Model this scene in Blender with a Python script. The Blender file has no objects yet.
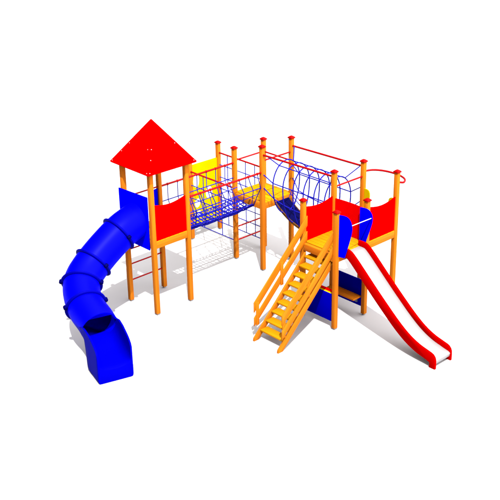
import bpy, bmesh, math, random
from mathutils import Vector, Matrix

# ------------------------------------------------------------------ camera, light, exposure
scene = bpy.context.scene
col = scene.collection
R = math.radians
cam_data = bpy.data.cameras.new('camera')
cam_data.sensor_width = 36.0
cam_data.lens = 36.0 * 1028.87 / 500.0
cam_data.shift_x = -0.0728
cam_data.clip_end = 1000.0
cam = bpy.data.objects.new('camera', cam_data)
col.objects.link(cam)
cam.location = (14.6656, -15.1423, 11.1744)
_yaw, _pit = R(135.0924), R(-24.3541)
cam.rotation_euler = Vector((math.cos(_yaw) * math.cos(_pit), math.sin(_yaw) * math.cos(_pit),
                             math.sin(_pit))).to_track_quat('-Z', 'Y').to_euler()
scene.camera = cam

world = bpy.data.worlds.new('World')
scene.world = world
world.use_nodes = True
nt = world.node_tree
bg = nt.nodes['Background']
bg.inputs['Color'].default_value = (1.0, 0.985, 0.985, 1)
# white studio surround, brighter on the key side (right of the camera), dimmer on the far left
tc = nt.nodes.new('ShaderNodeTexCoord')
dp = nt.nodes.new('ShaderNodeVectorMath'); dp.operation = 'DOT_PRODUCT'
dp.inputs[1].default_value = Vector((0.6, 0.4, 0.7)).normalized()
mr = nt.nodes.new('ShaderNodeMapRange')
mr.inputs['From Min'].default_value = 0.1
mr.inputs['From Max'].default_value = 1.0
mr.inputs['To Min'].default_value = 0.02
mr.inputs['To Max'].default_value = 3.6
nt.links.new(tc.outputs['Generated'], dp.inputs[0])
nt.links.new(dp.outputs['Value'], mr.inputs['Value'])
nt.links.new(mr.outputs['Result'], bg.inputs['Strength'])

SUN_DIR = Vector((0.50, -0.37, 1.0)).normalized()          # towards the sun
sd = bpy.data.lights.new('sun', 'SUN')
sd.energy = 4.7
sd.angle = R(0.7)
sd.color = (1.0, 0.985, 0.97)
sun = bpy.data.objects.new('sun', sd)
col.objects.link(sun)
sun.rotation_euler = SUN_DIR.to_track_quat('Z', 'Y').to_euler()

scene.view_settings.view_transform = 'Standard'
scene.view_settings.look = 'None'
scene.view_settings.gamma = 1.0
scene.view_settings.exposure = 1.12

# ------------------------------------------------------------------ materials
def principled(name, rgb, rough=0.5, spec=0.1, metal=0.0):
    m = bpy.data.materials.new(name)
    m.use_nodes = True
    b = m.node_tree.nodes['Principled BSDF']
    b.inputs['Base Color'].default_value = (*rgb, 1)
    b.inputs['Roughness'].default_value = rough
    b.inputs['Specular IOR Level'].default_value = spec
    b.inputs['Metallic'].default_value = metal
    return m

def vary(m, rgb_a, rgb_b, scale, axis_scale=(1, 1, 1), lo=0.35, hi=0.65, detail=3.0, bump=0.0, tilt=0.0):
    t = m.node_tree
    b = t.nodes['Principled BSDF']
    tc = t.nodes.new('ShaderNodeTexCoord')
    mp = t.nodes.new('ShaderNodeMapping')
    mp.inputs['Scale'].default_value = axis_scale
    n = t.nodes.new('ShaderNodeTexNoise')
    n.inputs['Scale'].default_value = scale
    n.inputs['Detail'].default_value = detail
    r = t.nodes.new('ShaderNodeValToRGB')
    r.color_ramp.elements[0].position = lo
    r.color_ramp.elements[1].position = hi
    r.color_ramp.elements[0].color = (*rgb_a, 1)
    r.color_ramp.elements[1].color = (*rgb_b, 1)
    if tilt:
        rt = t.nodes.new('ShaderNodeMapping')
        rt.inputs['Rotation'].default_value = (tilt, 0, 0)
        t.links.new(tc.outputs['Object'], rt.inputs['Vector'])
        t.links.new(rt.outputs['Vector'], mp.inputs['Vector'])
    else:
        t.links.new(tc.outputs['Object'], mp.inputs['Vector'])
    t.links.new(mp.outputs['Vector'], n.inputs['Vector'])
    t.links.new(n.outputs['Fac'], r.inputs['Fac'])
    t.links.new(r.outputs['Color'], b.inputs['Base Color'])
    if bump:
        bp = t.nodes.new('ShaderNodeBump')
        bp.inputs['Strength'].default_value = bump
        bp.inputs['Distance'].default_value = 0.004
        t.links.new(n.outputs['Fac'], bp.inputs['Height'])
        t.links.new(bp.outputs['Normal'], b.inputs['Normal'])
    return m

WOOD_D, WOOD_L = (0.29, 0.074, 0.0022), (0.36, 0.100, 0.0042)
M = {}
for ax, sc in (('x', (0.7, 14, 14)), ('y', (14, 0.7, 14)), ('z', (14, 14, 0.7))):
    M['wood_' + ax] = vary(principled('orange_wood_' + ax, WOOD_L, 0.55, 0.03), WOOD_D, WOOD_L, 1.6, sc, bump=0.15)
M['wood_slope'] = vary(principled('orange_wood_sloped', WOOD_L, 0.55, 0.03), WOOD_D, WOOD_L, 1.6, (14, 0.7, 14), bump=0.15, tilt=-0.765)
M['tread'] = vary(principled('tread_wood', WOOD_L, 0.5, 0.03), (0.30, 0.112, 0.0010), (0.34, 0.142, 0.0014), 1.6, (0.7, 14, 14))
M['brown'] = principled('dark_brown_wood', (0.07, 0.025, 0.004), 0.7, 0.03)
M['red'] = vary(principled('red_panel', (0.40, 0.0, 0.0), 0.45, 0.0), (0.39, 0, 0), (0.42, 0, 0), 3.0)
M['red_slide'] = vary(principled('red_slide_side', (0.27, 0.0, 0.0), 0.45, 0.0), (0.26, 0, 0), (0.28, 0, 0), 3.0)
M['red_steel'] = principled('red_steel', (0.21, 0.001, 0.002), 0.4, 0.05)
M['red_cap'] = principled('red_cap', (0.17, 0.0006, 0.0006), 0.45, 0.02)
M['blue'] = vary(principled('blue_panel', (0.0, 0.0, 0.48), 0.45, 0.0), (0, 0, 0.46), (0, 0, 0.50), 3.0)
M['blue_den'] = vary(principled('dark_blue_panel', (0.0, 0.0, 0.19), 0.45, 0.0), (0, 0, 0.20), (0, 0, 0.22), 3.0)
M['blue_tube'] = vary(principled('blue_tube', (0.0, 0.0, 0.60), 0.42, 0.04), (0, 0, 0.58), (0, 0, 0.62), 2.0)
# rotomoulded plastic lets some daylight through its wall
_t = M['blue_tube'].node_tree
_mx = _t.nodes.new('ShaderNodeMixShader'); _mx.inputs['Fac'].default_value = 0.60
_tl = _t.nodes.new('ShaderNodeBsdfTranslucent'); _tl.inputs['Color'].default_value = (0.0, 0.0, 0.85, 1)
_t.links.new(_t.nodes['Principled BSDF'].outputs['BSDF'], _mx.inputs[1])
_t.links.new(_tl.outputs['BSDF'], _mx.inputs[2])
_t.links.new(_mx.outputs['Shader'], _t.nodes['Material Output'].inputs['Surface'])
M['blue_flange'] = principled('blue_flange', (0.0, 0.0, 0.13), 0.5, 0.01)
M['end_shade'] = principled('navy_end_shade', (0.0, 0.0, 0.035), 0.5, 0.01)  # shade of the flange ends turned from the light, put into the colour
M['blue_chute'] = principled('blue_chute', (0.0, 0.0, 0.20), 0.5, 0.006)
M['rope'] = principled('blue_rope', (0.006, 0.006, 0.18), 0.8, 0.01)
M['mat_blue'] = principled('blue_belt', (0.001, 0.001, 0.026), 0.8, 0.01)
M['yellow'] = vary(principled('yellow_panel', (0.34, 0.245, 0.0), 0.45, 0.0), (0.33, 0.235, 0), (0.35, 0.255, 0), 3.0)
M['yellow_floor'] = vary(principled('yellow_floor', (0.28, 0.15, 0.001), 0.5, 0.01), (0.28, 0.125, 0.0008), (0.31, 0.155, 0.001), 1.6, (0.8, 12, 12))
M['white'] = principled('white_chute', (0.165, 0.158, 0.158), 0.3, 0.25)
M['steel'] = principled('galvanised_steel', (0.22, 0.22, 0.23), 0.4, 0.4, 0.5)
M['bolt'] = principled('white_bolt_cover', (0.30, 0.22, 0.22), 0.4, 0.2)
M['bar_white'] = principled('white_bar', (0.34, 0.33, 0.34), 0.35, 0.3)
M['ground'] = vary(principled('white_floor', (0.25, 0.25, 0.25), 0.9, 0.0), (0.272, 0.267, 0.270), (0.282, 0.277, 0.280), 0.6)

# ------------------------------------------------------------------ mesh helpers
def dot_frame(d):
    d = d.normalized()
    up = Vector((0, 0, 1)) if abs(d.z) < 0.95 else Vector((1, 0, 0))
    a = d.cross(up).normalized()
    return a, a.cross(d).normalized()

class MB:
    """collects shapes in world coordinates; build() links them as one mesh object"""
    def __init__(self):
        self.bm = bmesh.new()

    def box(self, a, b):
        x0, y0, z0 = a; x1, y1, z1 = b
        v = [self.bm.verts.new(p) for p in ((x0, y0, z0), (x1, y0, z0), (x1, y1, z0), (x0, y1, z0),
                                            (x0, y0, z1), (x1, y0, z1), (x1, y1, z1), (x0, y1, z1))]
        for f in ((0, 3, 2, 1), (4, 5, 6, 7), (0, 1, 5, 4), (1, 2, 6, 5), (2, 3, 7, 6), (3, 0, 4, 7)):
            self.bm.faces.new([v[i] for i in f])
        return self

    def loops(self, rings, close=True, cap=True):
        """skin a list of vertex rings"""
        vs = [[self.bm.verts.new(p) for p in r] for r in rings]
        n = len(vs[0])
        for a, b in zip(vs, vs[1:]):
            for i in range(n if close else n - 1):
                j = (i + 1) % n
                self.bm.faces.new((a[i], a[j], b[j], b[i]))
        if cap:
            self.bm.faces.new(list(reversed(vs[0])))
            self.bm.faces.new(vs[-1])
        return self

    def tube(self, pts, r, n=8, closed=False):
        pts = [Vector(p) for p in pts]
        k = len(pts)
        rings = []
        a0 = None
        for i, p in enumerate(pts):
            if closed:
                d = pts[(i + 1) % k] - pts[(i - 1) % k]
            else:
                d = pts[min(i + 1, k - 1)] - pts[max(i - 1, 0)]
            d.normalize()
            if a0 is None:
                a, b = dot_frame(d)
            else:
                a = (a0 - d * a0.dot(d)).normalized(); b = d.cross(a)
            a0 = a
            b = d.cross(a)
            rings.append([p + a * (r * math.cos(2 * math.pi * t / n)) + b * (r * math.sin(2 * math.pi * t / n)) for t in range(n)])
        if closed:
            # closed path: align by nearest start vertex
            vs = [[self.bm.verts.new(q) for q in ring] for ring in rings]
            for i in range(k):
                A, B = vs[i], vs[(i + 1) % k]
                off = 0
                if i == k - 1:
                    off = min(range(n), key=lambda o: (A[0].co - B[o].co).length)
                for t in range(n):
                    self.bm.faces.new((A[t], A[(t + 1) % n], B[(t + 1 + off) % n], B[(t + off) % n]))
        else:
            self.loops(rings)
        return self

    def prism(self, outline, axis, lo, hi):
        """outline: 2D points in the plane normal to axis; extruded between lo and hi"""
        def P(u, v, w):
            return (w, u, v) if axis == 'x' else (u, w, v) if axis == 'y' else (u, v, w)
        self.loops([[P(u, v, lo) for u, v in outline], [P(u, v, hi) for u, v in outline]])
        return self

    def bar(self, p, q, w, h):
        """rectangular bar from p to q, w across (horizontal), h high"""
        p, q = Vector(p), Vector(q)
        a, b = dot_frame(q - p)
        a *= w / 2; b *= h / 2
        self.loops([[c - a - b, c + a - b, c + a + b, c - a + b] for c in (p, q)])
        return self

    def build(self, name, mat, parent=None, bevel=0.0, smooth=False, angle=35):
        bm = self.bm
        bmesh.ops.recalc_face_normals(bm, faces=bm.faces[:])
        if bevel:
            es = [e for e in bm.edges if len(e.link_faces) == 2 and e.calc_face_angle(0) > R(30)]
            bmesh.ops.bevel(bm, geom=es, offset=bevel, segments=2, profile=0.5, affect='EDGES', clamp_overlap=True)
        root = parent
        off = Vector((0, 0, 0))
        while root is not None:
            off += root.location
            root = root.parent
        # origin of every part sits at the lowest middle point of the part
        xs = [v.co for v in bm.verts]
        o = Vector(((min(c.x for c in xs) + max(c.x for c in xs)) / 2, (min(c.y for c in xs) + max(c.y for c in xs)) / 2, min(c.z for c in xs)))
        bmesh.ops.translate(bm, verts=bm.verts[:], vec=-o)
        me = bpy.data.meshes.new(name)
        bm.to_mesh(me); bm.free()
        me.materials.append(mat)
        if smooth or bevel:
            me.shade_smooth()
            me.set_sharp_from_angle(angle=R(angle))
        ob = bpy.data.objects.new(name, me)
        ob.location = o - off
        col.objects.link(ob)
        if parent:
            ob.parent = parent
        return ob

def thing(name, label, cat, loc, group=None):
    o = bpy.data.objects.new(name, None)
    o.empty_display_size = 0.3
    col.objects.link(o)
    o.location = loc
    o['label'] = label; o['category'] = cat
    if group:
        o['group'] = group
    return o

def plate_with_holes(name, mat, parent, outer, holes, axis, at, thick):
    """flat board with real openings: a filled 2D curve turned into a mesh"""
    cu = bpy.data.curves.new(name, 'CURVE')
    cu.dimensions = '2D'; cu.fill_mode = 'BOTH'; cu.extrude = thick / 2
    for pts in [outer] + holes:
        s = cu.splines.new('POLY')
        s.points.add(len(pts) - 1)
        for k, (u, v) in enumerate(pts):
            s.points[k].co = (u, v, 0, 1)
        s.use_cyclic_u = True
    tmp = bpy.data.objects.new(name + '_curve', cu)
    col.objects.link(tmp)
    dg = bpy.context.evaluated_depsgraph_get()
    me = bpy.data.meshes.new_from_object(tmp.evaluated_get(dg))
    bpy.data.objects.remove(tmp); bpy.data.curves.remove(cu)
    mb = MB()
    mb.bm.from_mesh(me)
    bpy.data.meshes.remove(me)
    for v in mb.bm.verts:
        u, w, t = v.co
        v.co = (at + t, u, w) if axis == 'x' else (u, at + t, w)
    bmesh.ops.remove_doubles(mb.bm, verts=mb.bm.verts[:], dist=1e-5)
    return mb.build(name, mat, parent)

def ellipse(cu, cv, ru, rv, n=28):
    return [(cu + ru * math.cos(2 * math.pi * k / n), cv + rv * math.sin(2 * math.pi * k / n)) for k in range(n)]

def catmull(P, per=10):
    P = [Vector(p) for p in P]
    Q = [P[0] * 2 - P[1]] + P + [P[-1] * 2 - P[-2]]
    out = []
    for i in range(1, len(Q) - 2):
        a, b, c, d = Q[i - 1:i + 3]
        for k in range(per):
            t = k / per
            out.append(0.5 * ((2 * b) + (c - a) * t + (2 * a - 5 * b + 4 * c - d) * t * t + (3 * b - a - 3 * c + d) * t ** 3))
    out.append(P[-1])
    return out

PW = 0.051        # half width of a post
def post(x, y, z1, parent, cap=True):
    p = MB().box((x - PW, y - PW, 0.035), (x + PW, y + PW, z1)).build('post', M['wood_z'], parent, bevel=0.008)
    f = MB().box((x - 0.028, y - 0.028, 0.0), (x + 0.028, y + 0.028, 0.045)).build('post_foot', M['steel'], p)
    if cap:
        c = MB()
        w = 0.070
        sq = [(-1, -1), (1, -1), (1, 1), (-1, 1)]
        c.loops([[(x + a * q, y + b * q, z) for a, b in sq] for q, z in ((w, z1 + 0.002), (w, z1 + 0.028), (0.03, z1 + 0.062))])
        c.build('post_cap', M['red_cap'], p, bevel=0.005)
    return p

ZB0, ZB1 = 1.66, 1.825
def beam(p, q, parent, mat):
    """platform beam between two posts (p, q are post centres)"""
    p, q = Vector((*p, 0)), Vector((*q, 0))
    d = (q - p).normalized()
    n = Vector((-d.y, d.x, 0))
    a, b = p + d * (PW + 0.002), q - d * (PW + 0.002)
    mb = MB()
    lo, hi = Vector((0, 0, ZB0)), Vector((0, 0, ZB1))
    w = n * 0.044
    mb.loops([[c - w + lo, c + w + lo, c + w + hi, c - w + hi] for c in (a, b)])
    return mb.build('beam', mat, parent, bevel=0.006)

def floor_boards(x0, x1, y0, y1, parent, mat, n=8):
    mb = MB()
    st = (y1 - y0) / n
    for k in range(n):
        mb.box((x0, y0 + k * st + 0.004, 1.806), (x1, y0 + (k + 1) * st - 0.004, 1.835))
    return mb.build('platform_floor', mat, parent, bevel=0.003)

def red_side_panel(axis, at, u0, u1, parent, zl=2.68, dip=0.085):
    pts = [(u0, 1.829), (u1, 1.829)]
    for k in range(17):
        t = k / 16
        pts.append((u1 + (u0 - u1) * t, zl - dip * math.sin(math.pi * t)))
    return MB().prism(pts, axis, at - 0.012, at + 0.012).build('side_panel', M['red'], parent)

def leaf(axis, at, root, sgn, parent, name, mat, dz=0.0, sz=1.0):
    """rounded guard board that sticks out from a post; u runs outwards from root"""
    pr = [(0.0, 1.80), (0.17, 1.82), (0.235, 2.02), (0.315, 2.28), (0.355, 2.45), (0.36, 2.56), (0.335, 2.65), (0.285, 2.715), (0.215, 2.75), (0.13, 2.755), (0.0, 2.74)]
    # smooth the curved side
    sm = [(v.x, v.y) for v in catmull([(a, b, 0) for a, b in pr[1:-1]], 4)]
    pts = [(root + sgn * u, 1.80 + dz + (z - 1.80) * sz) for u, z in [pr[0]] + sm + [pr[-1]]]
    return MB().prism(pts, axis, at - 0.011, at + 0.011).build(name, mat, parent)

def side_strip(axis, at, root, sgn, parent, mat):
    """narrow board with a rounded top beside a post, lying in the plane of the tower's edge"""
    pts = [(0.0, 1.829), (0.24, 1.829), (0.17, 2.0), (0.145, 2.2), (0.155, 2.34), (0.165, 2.44), (0.16, 2.51), (0.135, 2.56), (0.09, 2.585), (0.0, 2.59)]
    return MB().prism([(root + sgn * u, z) for u, z in pts], axis, at - 0.011, at + 0.011).build('guard_board', mat, parent)

# ------------------------------------------------------------------ ground
g = MB()
g.bm.faces.new([g.bm.verts.new(p) for p in ((-150, -150, 0), (150, -150, 0), (150, 150, 0), (-150, 150, 0))])
go = g.build('ground', M['ground'])
go['kind'] = 'structure'

# ------------------------------------------------------------------ layout (1 unit = 1 m, cell of every tower = 1 m)
XB0, XB1 = -3.358, -2.358         # tower columns of the roofed and the rope tower
YA0, YA1 = -2.375, -1.375         # roofed tower
YB0, YB1 = 1.0, 2.0               # yellow floored tower
XW = -5.118                       # yellow climbing wall
H_TALL, H_MID, H_LOW, H_WALL = 3.245, 2.985, 2.82, 2.48

# ------------------------------------------------------------------ roofed tower
A = thing('roofed_tower', 'orange wooden tower with a red pyramid roof, at the top of the blue tube slide', 'play tower', ((XB0 + XB1) / 2, (YA0 + YA1) / 2, 0))
for x in (XB0, XB1):
    for y in (YA0, YA1):
        post(x, y, 3.46, A, cap=False)
c4 = [(XB0, YA0), (XB1, YA0), (XB1, YA1), (XB0, YA1)]
for k in range(4):
    beam(c4[k], c4[(k + 1) % 4], A, M['wood_x'] if k % 2 == 0 else M['wood_y'])
floor_boards(XB0 - 0.04, XB1 + 0.04, YA0 + 0.055, YA1 - 0.055, A, M['tread'], 7)
red_side_panel('x', XB1 + 0.012, YA0 + PW + 0.003, YA1 - PW - 0.003, A, zl=2.70, dip=0.075)
ent = plate_with_holes('slide_panel', M['blue'], A,
                       [(XB0 - 0.09, 1.63), (XB1 - PW - 0.006, 1.63), (XB1 - PW - 0.006, 2.90), (XB0 - 0.09, 2.86)],
                       [ellipse(-2.858, 2.25, 0.375, 0.375, 40)], 'y', YA0 - PW - 0.016, 0.026)
for u, sg in ((YA0 + PW + 0.003, 1), (YA1 - PW - 0.003, -1)):
    side_strip('x', XB0, u, sg, A, M['blue'])
for z in (0.53, 0.94, 1.32):
    MB().tube([(XB0, YA0 + PW, z), (XB0, YA1 - PW, z)], 0.017).build('rung', M['red_steel'], A, smooth=True)
MB().tube([(XB0, YA0 + PW, 2.63), (XB0, YA1 - PW, 2.63)], 0.019).build('grab_bar', M['red_steel'], A, smooth=True)
# roof: four boards of a pyramid, real thickness
RX, RY, RH, RZ0, RZ1 = -2.858, -1.875, 0.69, 3.50, 4.47
rf = MB()
sq = [(-1, -1), (1, -1), (1, 1), (-1, 1)]
rf.loops([[(RX + a * h, RY + b * h, z) for a, b in sq] for h, z in ((0.012, RZ1 - 0.04), (RH - 0.022, RZ0 - 0.028), (RH, RZ0), (0.012, RZ1))])
roof = rf.build('roof', M['red'], A)
def roof_point(face, s, t, lift=0.004):
    """face 0..3, s in -1..1 along the eave, t 0 eave .. 1 apex"""
    h = RH * (1 - t)
    z = RZ0 + (RZ1 - RZ0) * t
    d = [(0, -1), (1, 0), (0, 1), (-1, 0)][face]
    e = (-d[1], d[0])
    n = Vector((d[0] * (RZ1 - RZ0), d[1] * (RZ1 - RZ0), RH)).normalized()
    return Vector((RX + d[0] * h + e[0] * s * h, RY + d[1] * h + e[1] * s * h, z)) + n * lift, n
for face in range(4):
    for s, t in ((-0.93, 0.035), (0.93, 0.035), (-0.86, 0.45), (0.86, 0.45), (-0.5, 0.88), (0.5, 0.88), (-0.90, 0.26)):
        p, n = roof_point(face, s, t, 0.0)
        MB().tube([p - n * 0.004, p + n * 0.005], 0.0095, 8).build('bolt', M['bolt'], roof, smooth=True)

# ------------------------------------------------------------------ tube slide
TS = thing('tube_slide', 'closed blue tube slide curving down from the roofed tower to an open chute', 'slide', (-2.0, -4.0, 0))
PATH = [(-2.858, YA0 - PW - 0.03, 2.25), (-2.858, -2.95, 2.06), (-2.858, -3.67, 1.59), (-2.66, -4.14, 1.30), (-2.15, -4.42, 1.05), (-1.58, -4.53, 0.87), (-0.72, -4.745, 0.50)]
RT = 0.40
path = catmull(PATH, 12)
def ring_at(i, r, n=40):
    d = (path[min(i + 1, len(path) - 1)] - path[max(i - 1, 0)])
    if i == 0:
        d = Vector((0, -1, -0.05))
    d.normalize()
    a = d.cross(Vector((0, 0, 1))).normalized()
    b = a.cross(d).normalized()
    return [path[i] + a * (r * math.cos(2 * math.pi * k / n)) + b * (r * math.sin(2 * math.pi * k / n)) for k in range(n)], d
def tube_piece(i0, i1):
    mb = MB()
    out = [ring_at(i, RT)[0] for i in range(i0, i1 + 1)]
    inn = [ring_at(i, RT - 0.018)[0] for i in range(i0, i1 + 1)]
    vs = [[mb.bm.verts.new(p) for p in r] for r in out + inn[::-1]]
    n = len(vs[0])
    for a, b in zip(vs, vs[1:] + vs[:1]):
        for k in range(n):
            mb.bm.faces.new((a[k], a[(k + 1) % n], b[(k + 1) % n], b[k]))
    mb.build('tube_section', M['blue_tube'], TS, smooth=True, angle=50)
joints = [12, 24, 36, 48]
stops = [0] + joints + [61]
for a, b in zip(stops, stops[1:]):
    tube_piece(a, b)
def flange(i):
    c, d = ring_at(i, RT)
    mb = MB()
    rings = []
    for q in range(10):
        w = math.pi * q / 9
        r, s = RT - 0.004 + 0.060 * math.sin(w) ** 0.8, -0.034 * math.cos(w)
        ring, _ = ring_at(i, r)
        rings.append([p + d * s for p in ring])
    vs = [[mb.bm.verts.new(p) for p in r] for r in rings]
    n = len(vs[0])
    for a, b in zip(vs, vs[1:] + vs[:1]):
        for k in range(n):
            mb.bm.faces.new((a[k], a[(k + 1) % n], b[(k + 1) % n], b[k]))
    f = mb.build('joint_flange', M['blue_flange'], TS, smooth=True, angle=50)
    ring, _ = ring_at(i, RT + 0.045)
    for k in (1, 19):                                   # added bulges at the joint's sides, dark navy for the flange's shaded ends
        prof = [(-0.050, 0.012), (-0.046, 0.036), (-0.030, 0.046), (0.030, 0.046), (0.046, 0.036), (0.050, 0.012)]
        u, w = dot_frame(d)
        bb = MB()
        bb.loops([[ring[k] + d * sx + u * (r * math.cos(2 * math.pi * q / 14)) + w * (r * math.sin(2 * math.pi * q / 14)) for q in range(14)] for sx, r in prof])
        bb.build('flange_end_bulge', M['end_shade'], f, smooth=True, angle=60)
for i in joints:
    flange(i)
# open chute at the foot: x, centre y, half width, wall top, floor, underside
EX, ED = Vector((-0.672, -4.785, 0)), Vector((0.96, -0.28, 0)).normalized()
EN = Vector((-ED.y, ED.x, 0))
# along the axis, half width, wall top, half-pipe axis height, floor, underside, squareness of the outside
CH = [(-1.12, 0.406, 0.84, 0.92, 0.56, 0.525, 1.0), (-0.9, 0.406, 0.94, 0.86, 0.50, 0.465, 1.0), (-0.72, 0.404, 0.99, 0.79, 0.42, 0.385, 1.0), (-0.66, 0.402, 0.99, 0.77, 0.40, 0.15, 0.4),
      (-0.63, 0.400, 0.985, 0.75, 0.39, 0.01, 0.14), (-0.5, 0.396, 0.97, 0.70, 0.355, 0.0, 0.12), (-0.35, 0.390, 0.925, 0.65, 0.335, 0.0, 0.12), (-0.22, 0.388, 0.875, 0.60, 0.32, 0.0, 0.12),
      (-0.12, 0.386, 0.82, 0.57, 0.31, 0.0, 0.12), (-0.05, 0.384, 0.765, 0.54, 0.30, 0.0, 0.12), (-0.012, 0.382, 0.70, 0.50, 0.28, 0.0, 0.12), (0.0, 0.375, 0.60, 0.44, 0.24, 0.0, 0.12)]
cm = MB()
rings = []
for sx, h, zt, zc, zf, zu, po in CH:
    sec = []
    def half(hw, bot, p, order, n=16):
        out = []
        for k in range(n + 1):
            t = math.pi * k / n
            c, q = -math.cos(t), math.sin(t)
            out.append((hw * math.copysign(abs(c) ** p, c), zc - (zc - bot) * q ** p))
        return out if order > 0 else out[::-1]
    sec = [(-h, zt - 0.015), (-h + 0.015, zt), (-h + 0.035, zt - 0.015)] + half(h - 0.035, zf, 0.8, 1) + [(h - 0.035, zt - 0.015), (h - 0.015, zt), (h, zt - 0.015)] + half(h, zu, po, -1)
    rings.append([EX + ED * sx + EN * a + Vector((0, 0, z)) for a, z in sec])
cm.loops(rings)
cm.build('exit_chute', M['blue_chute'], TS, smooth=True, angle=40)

# ------------------------------------------------------------------ yellow floored tower in the middle
B = thing('rope_tower', 'wooden tower with a yellow floor between rope bridge and net tunnel', 'play tower', ((XB0 + XB1) / 2, 1.5, 0))
post(XB0, YB0, H_MID, B); post(XB0, YB1, H_MID, B)
post(XB1, YB0, H_TALL + 0.01, B); post(XB1, YB1, H_TALL + 0.01, B)
c4 = [(XB0, YB0), (XB1, YB0), (XB1, YB1), (XB0, YB1)]
for k in range(4):
    beam(c4[k], c4[(k + 1) % 4], B, M['wood_x'] if k % 2 == 0 else M['wood_y'])
floor_boards(XB0 - 0.04, XB1 + 0.04, YB0 + 0.055, YB1 - 0.055, B, M['yellow_floor'], 7)
for z in (0.51, 0.88, 1.32):
    MB().tube([(XB0, YB0 + PW, z), (XB0, YB1 - PW, z)], 0.019).build('rung', M['red_steel'], B, smooth=True)
for p, q in (((XB0, YB0), (XB0, YB1)), ((XB0, YB1), (XB1, YB1)), ((XB1, YB0), (XB1, YB1))):
    zz = 2.675 if p[0] == XB0 else 2.91
    MB().tube([(*p, zz), (*q, zz)], 0.021).build('top_bar', M['red_steel'], B, smooth=True)

# ------------------------------------------------------------------ rope bridge
RB = thing('rope_bridge', 'blue net bridge with red hand rails from the roofed tower to the yellow floor', 'rope bridge', (-2.858, -0.19, 1.7))
YS, YE = YA1 + PW, YB0 - PW
hand_rails = [MB().tube([(x, YS, 2.62), (x, YE, 2.62)], 0.024, 10).build('hand_rail', M['red_steel'], RB, smooth=True) for x in (XB0, XB1)]
def sag(y, s=0.05):
    t = (y - YS) / (YE - YS)
    return -4 * s * t * (1 - t)
fl = MB()
FX0, FX1 = -3.10, -2.62
ZF = 1.70
nx, ny = 4, 21
random.seed(4)
def knot(i, j):
    rr = random.Random(i * 100 + j)
    x = FX0 + (FX1 - FX0) * i / nx + (rr.uniform(-0.018, 0.018) if 0 < i < nx else 0)
    y = YS + (YE - YS) * j / ny + (rr.uniform(-0.02, 0.02) if 0 < j < ny else 0)
    dip = 0.05 * math.sin(math.pi * i / nx)
    return Vector((x, y, ZF + sag(y) - dip + rr.uniform(-0.012, 0.012)))
for i in range(nx + 1):
    fl.tube([knot(i, j) for j in range(ny + 1)], 0.018 if i in (0, nx) else 0.0145, 6)
for j in range(ny + 1):
    fl.tube([knot(i, j) for i in range(nx + 1)], 0.0145, 6)
# the rope net wraps up a little at both edges
for i, sx in ((0, -1), (nx, 1)):
    up = [knot(i, j) + Vector((sx * 0.055, 0.03, 0.085)) for j in range(ny)]
    fl.tube(up, 0.0125, 6)
    for j in range(ny):
        fl.tube([knot(i, j), up[j]], 0.0115, 5)
        fl.tube([up[j], knot(i, j + 1)], 0.0115, 5)
fl.build('net_floor', M['rope'], RB, smooth=True)
st = 0.30
for x, fx, side in ((XB0, FX0, 0), (XB1, FX1, 1)):
    sn = MB()
    sn.tube([(x, YS, 2.23), (x, YE, 2.23)], 0.0115, 6)
    sn.tube([((x * 0.45 + fx * 0.55), YS + (YE - YS) * k / 10, 2.02 + sag(YS + (YE - YS) * k / 10, 0.03)) for k in range(11)], 0.0105, 6)
    k = 0
    y = YS + 0.06 if side else YS + 0.20
    while y < YE - 0.02:
        if side:
            y2 = min(y + 0.16, YE); y3 = min(y + 0.34, YE)
            sn.tube([(x, y, 2.62), (x, (y + y2) / 2 - 0.012, 2.43), (x, y2, 2.23), ((x + fx) / 2, (y2 + y3) / 2 + .01, 2.0), (fx, y3, ZF + sag(y3))], 0.0105, 6)
        else:
            sn.tube([(x, y, 2.62), (x, y, 2.23), (fx, y, ZF + sag(y))], 0.0105, 6)
        y += st
    sn.build('side_net', M['rope'], RB, smooth=True)
for hr, x in zip(hand_rails, (XB0, XB1)):
    y = YS + 0.06 if x == XB1 else YS + 0.20
    while y < YE - 0.02:
        MB().tube([(x, y - 0.012, 2.62), (x, y + 0.012, 2.62)], 0.034, 8).build('rope_clamp', M['red_steel'], hr, smooth=True)
        y += st

# ------------------------------------------------------------------ net tunnel
NT = thing('net_tunnel', 'hooped blue net tunnel under two red rails, leading to the slide tower', 'net tunnel', (-1.18, 1.5, 1.5))
for y in (YB0, YB1):
    MB().tube([(XB1 + PW, y, 3.07), (-PW, y, 3.12)], 0.024, 10).build('top_rail', M['red_steel'], NT, smooth=True)
def tsag(x):
    t = (x - XB1) / (0 - XB1)
    return 1.80 - 4 * 0.50 * t * (1 - t)
HX = [-2.03 + 0.338 * k for k in range(6)]
RYT, ZC, RZT = 0.46, 2.33, 0.57
def hoop_pt(x, ang):
    # top of the hoop keeps its height, the bottom follows the hanging floor
    z = math.sin(ang)
    low = ZC - min(tsag(x) - 0.03, 1.75)
    return (x, 1.5 + RYT * math.cos(ang), ZC + (RZT * z if z > 0 else low * z))
for x in HX:
    MB().tube([hoop_pt(x, 2 * math.pi * k / 40) for k in range(40)], 0.0150, 8, closed=True).build('hoop', M['rope'], NT, smooth=True)
ln = MB()
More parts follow.
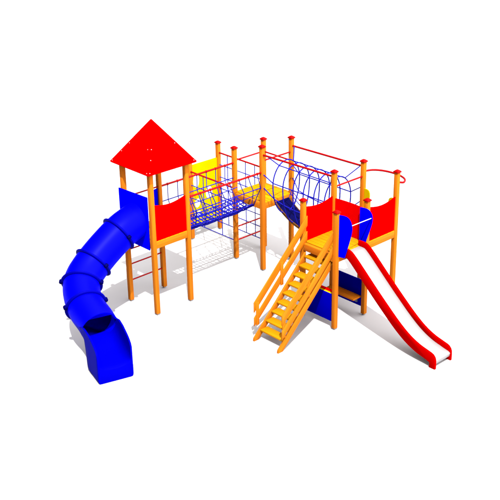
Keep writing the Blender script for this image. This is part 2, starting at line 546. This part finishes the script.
for ang, zb, zc2 in ((R(122), 3.07, 3.1), (R(58), 3.07, 3.1), (R(172), 2.57, 2.6), (R(8), 2.57, 2.6), (R(205), 2.23, 2.25), (R(-25), 2.23, 2.25)):
    side = YB0 if math.cos(ang) < 0 else YB1
    pts = [hoop_pt(x, ang) for x in HX]
    xa = XB1 + (0.33 if zb > 3.04 else 0.045)
    xb = -0.30 if zb > 3.04 else -0.045
    first = (XB1 + 0.12, side + (0.02 if side == YB0 else -0.02), zb) if zb > 3.04 else (XB1 + PW, side, zb)
    last = (-0.10, side + (0.02 if side == YB0 else -0.02), zc2) if zb > 3.04 else (-PW, side, zc2)
    ln.tube([first] + pts + [last], 0.0135, 6)
ln.build('long_ropes', M['rope'], NT, smooth=True)
belt = MB()
n = 24
top, bot = [], []
for k in range(n + 1):
    x = XB1 + 0.06 + (-0.05 - XB1 - 0.06) * k / n
    z = tsag(x)
    top.append((x, z))
rings = []
for x, z in top:
    rings.append([(x, 1.40, z - 0.015), (x, 1.84, z - 0.015), (x, 1.84, z + 0.010), (x, 1.40, z + 0.010)])
belt.loops(rings)
belt.build('belt_floor', M['mat_blue'], NT, smooth=True, angle=50)
for y in (1.385, 1.855):
    sl = MB()
    sl.loops([[(x, y - 0.014, z - 0.05), (x, y + 0.014, z - 0.05), (x, y + 0.014, z + 0.012), (x, y - 0.014, z + 0.012)] for x, z in top])
    sl.build('belt_edge', M['brown'], NT, smooth=True, angle=50)
tn = MB()
for y in (1.90, 1.95):
    tn.tube([(x, y, z + 0.05 + (y - 1.85) * 1.2) for x, z in top], 0.0105, 6)
for k in range(0, n + 1, 2):
    x, z = top[k]
    tn.tube([(x, 1.87, z), (x, 1.90, z + 0.05), (x, 1.955, z + 0.18)], 0.0095, 5)
tn.build('net_edge', M['rope'], NT, smooth=True)

# ------------------------------------------------------------------ the two upright nets and the yellow wall beyond
def net(label, y, z_rail, rows, verts, order):
    t = thing('climbing_net', label, 'climbing net', ((XW + XB0) / 2, y, rows[0]), 'upright climbing nets beside the yellow wall')
    xa, xb = XW + PW, XB0 - PW
    MB().tube([(xa, y, z_rail), (xb, y, z_rail)], 0.022, 10).build('top_rail', M['red_steel'], t, smooth=True)
    nb = MB()
    for z in rows:
        nb.tube([(xa, y, z), (xb, y, z)], 0.0115, 6)
    for x in verts:
        nb.tube([(x, y + 0.012, z_rail), (x, y + 0.012, rows[0])], 0.0115, 6)
    nb.build('rope_net', M['rope'], t, smooth=True)
    return t
net('wide-meshed upright blue net on the near side, its red rail hung lower', YB0, 1.935, [0.50, 0.85, 1.20, 1.56], [-4.60, -3.89], 0)
net('fine-meshed upright blue net on the far side, its red rail hung higher', YB1, 2.22, [0.21, 0.55, 0.88, 1.21, 1.535, 1.885], [-4.766, -4.414, -4.062, -3.71], 1)
W = thing('climbing_wall', 'bright yellow board wall with oval holes between two wooden posts, at the back', 'climbing wall', (XW, 1.5, 0))
post(XW, YB0, 2.20, W); post(XW, YB1, H_WALL, W)
y0, y1 = YB0 + PW + 0.003, YB1 - PW - 0.003
plate_with_holes('wall_board', M['yellow'], W, [(y0, 0.28), (y1, 0.28), (y1, 2.09), (y0, 2.09)],
                 [ellipse(1.21, 1.62, 0.115, 0.20), ellipse(1.64, 1.18, 0.125, 0.17), ellipse(1.23, 0.98, 0.10, 0.13), ellipse(1.26, 0.64, 0.10, 0.12)], 'x', XW, 0.026)

# ------------------------------------------------------------------ slide tower on the right (two cells)
C = thing('slide_tower', 'two-cell wooden tower with red panels at the top of stairs and white slide', 'play tower', (0.5, 1.0, 0))
S3, S1, S2, T1, T2, T3 = (0, 0), (1, 0), (1, 1), (0, 1), (0, 2), (1, 2)
for p in (S3, S1, S2):
    post(*p, H_LOW, C)
for p in (T1, T2, T3):
    post(*p, H_TALL - 0.015, C)
for p, q in ((S3, S1), (S1, S2), (S2, T3), (T3, T2), (T2, T1), (T1, S3), (T1, S2)):
    beam(p, q, C, M['wood_x'] if p[1] == q[1] else M['wood_y'])
floor_boards(-0.04, 1.04, 0.055, 0.945, C, M['tread'], 7)
floor_boards(-0.04, 1.04, 1.055, 1.945, C, M['tread'], 7)
a = PW + 0.003
red_side_panel('x', 0.0, a, 1 - a, C, 2.67, 0.07)
red_side_panel('x', 1.012, 1 + a, 2 - a, C, 2.66, 0.075)
red_side_panel('y', 1.0, a, 1 - a, C, 2.62, -0.015)
leaf('y', 0.035, 1 + PW + 0.002, 1, C, 'guard_board', M['blue'], 0.0, 1.04)
leaf('y', 0.90, 0.885, 1, C, 'guard_board', M['blue'], 0.04, 0.88)
for u, sg in ((PW + 0.003, 1), (1 - PW - 0.003, -1)):
    side_strip('y', 2.0, u, sg, C, M['yellow'])['label'] = 'yellow rounded guard board'
MB().tube([(1.385, 0.035, 2.62), (1.215, 0.90, 2.50)], 0.010, 10).build('grab_bar', M['bar_white'], C, smooth=True)['label'] = 'thin white grab bar above the slide'
# curved red bar bulging over the open far side
cb = [(0.0, 2.05, 2.985)]
for k in range(1, 24):
    t = math.pi * k / 24
    cb.append((0.55 - 0.55 * math.cos(t), 2.04 + 0.39 * math.sin(t) ** 0.85, 2.985))
cb.append((1.02, 2.05, 2.985))
MB().tube(catmull(cb, 3), 0.024, 10).build('curved_bar', M['red_steel'], C, smooth=True)
MB().tube([(0, 1 + PW, 2.88), (0, 2 - PW, 2.88)], 0.021).build('top_bar', M['red_steel'], C, smooth=True)
# boards that close the den below the platform
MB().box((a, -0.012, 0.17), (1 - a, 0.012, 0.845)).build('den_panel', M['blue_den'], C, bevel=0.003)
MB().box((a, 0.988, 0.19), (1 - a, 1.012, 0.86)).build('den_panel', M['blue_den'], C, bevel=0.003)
ct = MB().box((a, 0.014, 0.80), (1 - a, 0.075, 0.842)).build('counter', M['yellow'], C, bevel=0.003)
MB().box((a, 0.078, 0.805), (1 - a, 0.17, 0.85)).build('edge_strip', M['red'], ct, bevel=0.003)
BN = thing('bench', 'small brown plank bench on a steel bracket, under the platform by the blue board', 'bench', (0.5, 0.85, 0.28))
MB().box((a, 0.70, 0.43), (0.93, 0.975, 0.468)).build('seat', M['wood_x'], BN, bevel=0.004)
for x in (0.2, 0.80):
    MB().prism([(0.74, 0.428), (0.985, 0.428), (0.985, 0.27), (0.955, 0.27)], 'x', x - 0.018, x + 0.018).build('bracket', M['steel'], BN)

# ------------------------------------------------------------------ stairs
ST = thing('staircase', 'orange wooden open stairs with plank handrails leading up to the slide tower', 'stairs', (0.5, -0.85, 0))
for i in range(9):
    y, z = -1.485 + 0.172 * i, 0.235 + 0.167 * i
    MB().box((0.147, y, z - 0.042), (0.853, y + 0.225, z)).build('tread', M['tread'], ST, bevel=0.005)
def sloped(x0, x1, y0, y1, zlow, h, name, slope):
    """plank standing on edge, plumb cut at both ends"""
    z0, z1 = zlow, zlow + slope * (y1 - y0)
    return MB().prism([(y0, z0), (y1, z1), (y1, z1 + h), (y0, z0 + h)], 'x', x0, x1).build(name, M['wood_slope'], ST, bevel=0.005)
SL = 0.965
for x0, x1 in ((0.10, 0.146), (0.854, 0.90)):
    # stringer with a level foot
    MB().prism([(-1.67, 0.0), (-1.53, 0.0), (-PW - 0.004, 1.455), (-PW - 0.004, 1.645), (-1.655, 0.075)], 'x', x0, x1).build('stringer', M['wood_slope'], ST, bevel=0.005)
for near in (False, True):
    xr = (0.9185, 0.947) if near else (0.053, 0.0815)
    xb = (0.902, 0.9175) if near else (0.0825, 0.098)
    sloped(*xr, -1.59, 0.06, 0.66, 0.235, 'hand_rail', 0.955)
    sloped(*xr, -1.59, 0.06, 0.325, 0.20, 'mid_rail', 0.955)
    for y in (-1.55, -0.80):
        zb = 0.30 + 0.955 * (y + 1.59)
        MB().box((xb[0], y, zb), (xb[1], y + 0.09, zb + 0.56)).build('baluster', M['wood_z'], ST, bevel=0.003)

# ------------------------------------------------------------------ straight slide
SS = thing('straight_slide', 'straight slide with red sides and a white bed, at the right of the stairs', 'slide', (2.4, 0.48, 0))
top = [(1.0, 1.955), (1.16, 1.955), (1.27, 1.925), (1.42, 1.815), (1.68, 1.585), (2.06, 1.245), (2.40, 0.955), (2.62, 0.775), (2.84, 0.615), (3.04, 0.50), (3.24, 0.42), (3.42, 0.375), (3.55, 0.345)]
top = [(v.x, v.y) for v in catmull([(x, z, 0) for x, z in top], 4)]
def offset(pts, d):
    out = []
    for k, (x, z) in enumerate(pts):
        x0, z0 = pts[max(k - 1, 0)]; x1, z1 = pts[min(k + 1, len(pts) - 1)]
        t = Vector((x1 - x0, z1 - z0)).normalized()
        out.append((x + t.y * d, z - t.x * d))
    return out
low = offset(top, 0.215)
outline = top + [(3.61, 0.320), (3.655, 0.275), (3.678, 0.215), (3.685, 0.13), (3.685, 0.0), (3.535, 0.0), (3.535, 0.12)] + [q for q in reversed(low) if q[0] < 3.46]
for y0, y1 in ((0.185, 0.232), (0.728, 0.775)):
    MB().prism(outline, 'y', y0, y1).build('side_rail', M['red_slide'], SS, bevel=0.008)
bed_top = [q for q in offset(top, 0.125)]
bed_low = [q for q in offset(top, 0.150)]
bt = bed_top + [(3.62, 0.205), (3.665, 0.18), (3.668, 0.15), (3.62, 0.165)]
MB().prism(bt + list(reversed(bed_low)), 'y', 0.2325, 0.7275).build('slide_bed', M['white'], SS, smooth=True, angle=30)
MB().box((3.60, 0.2325, 0.10), (3.66, 0.7275, 0.148)).build('end_bar', M['steel'], SS, bevel=0.006)
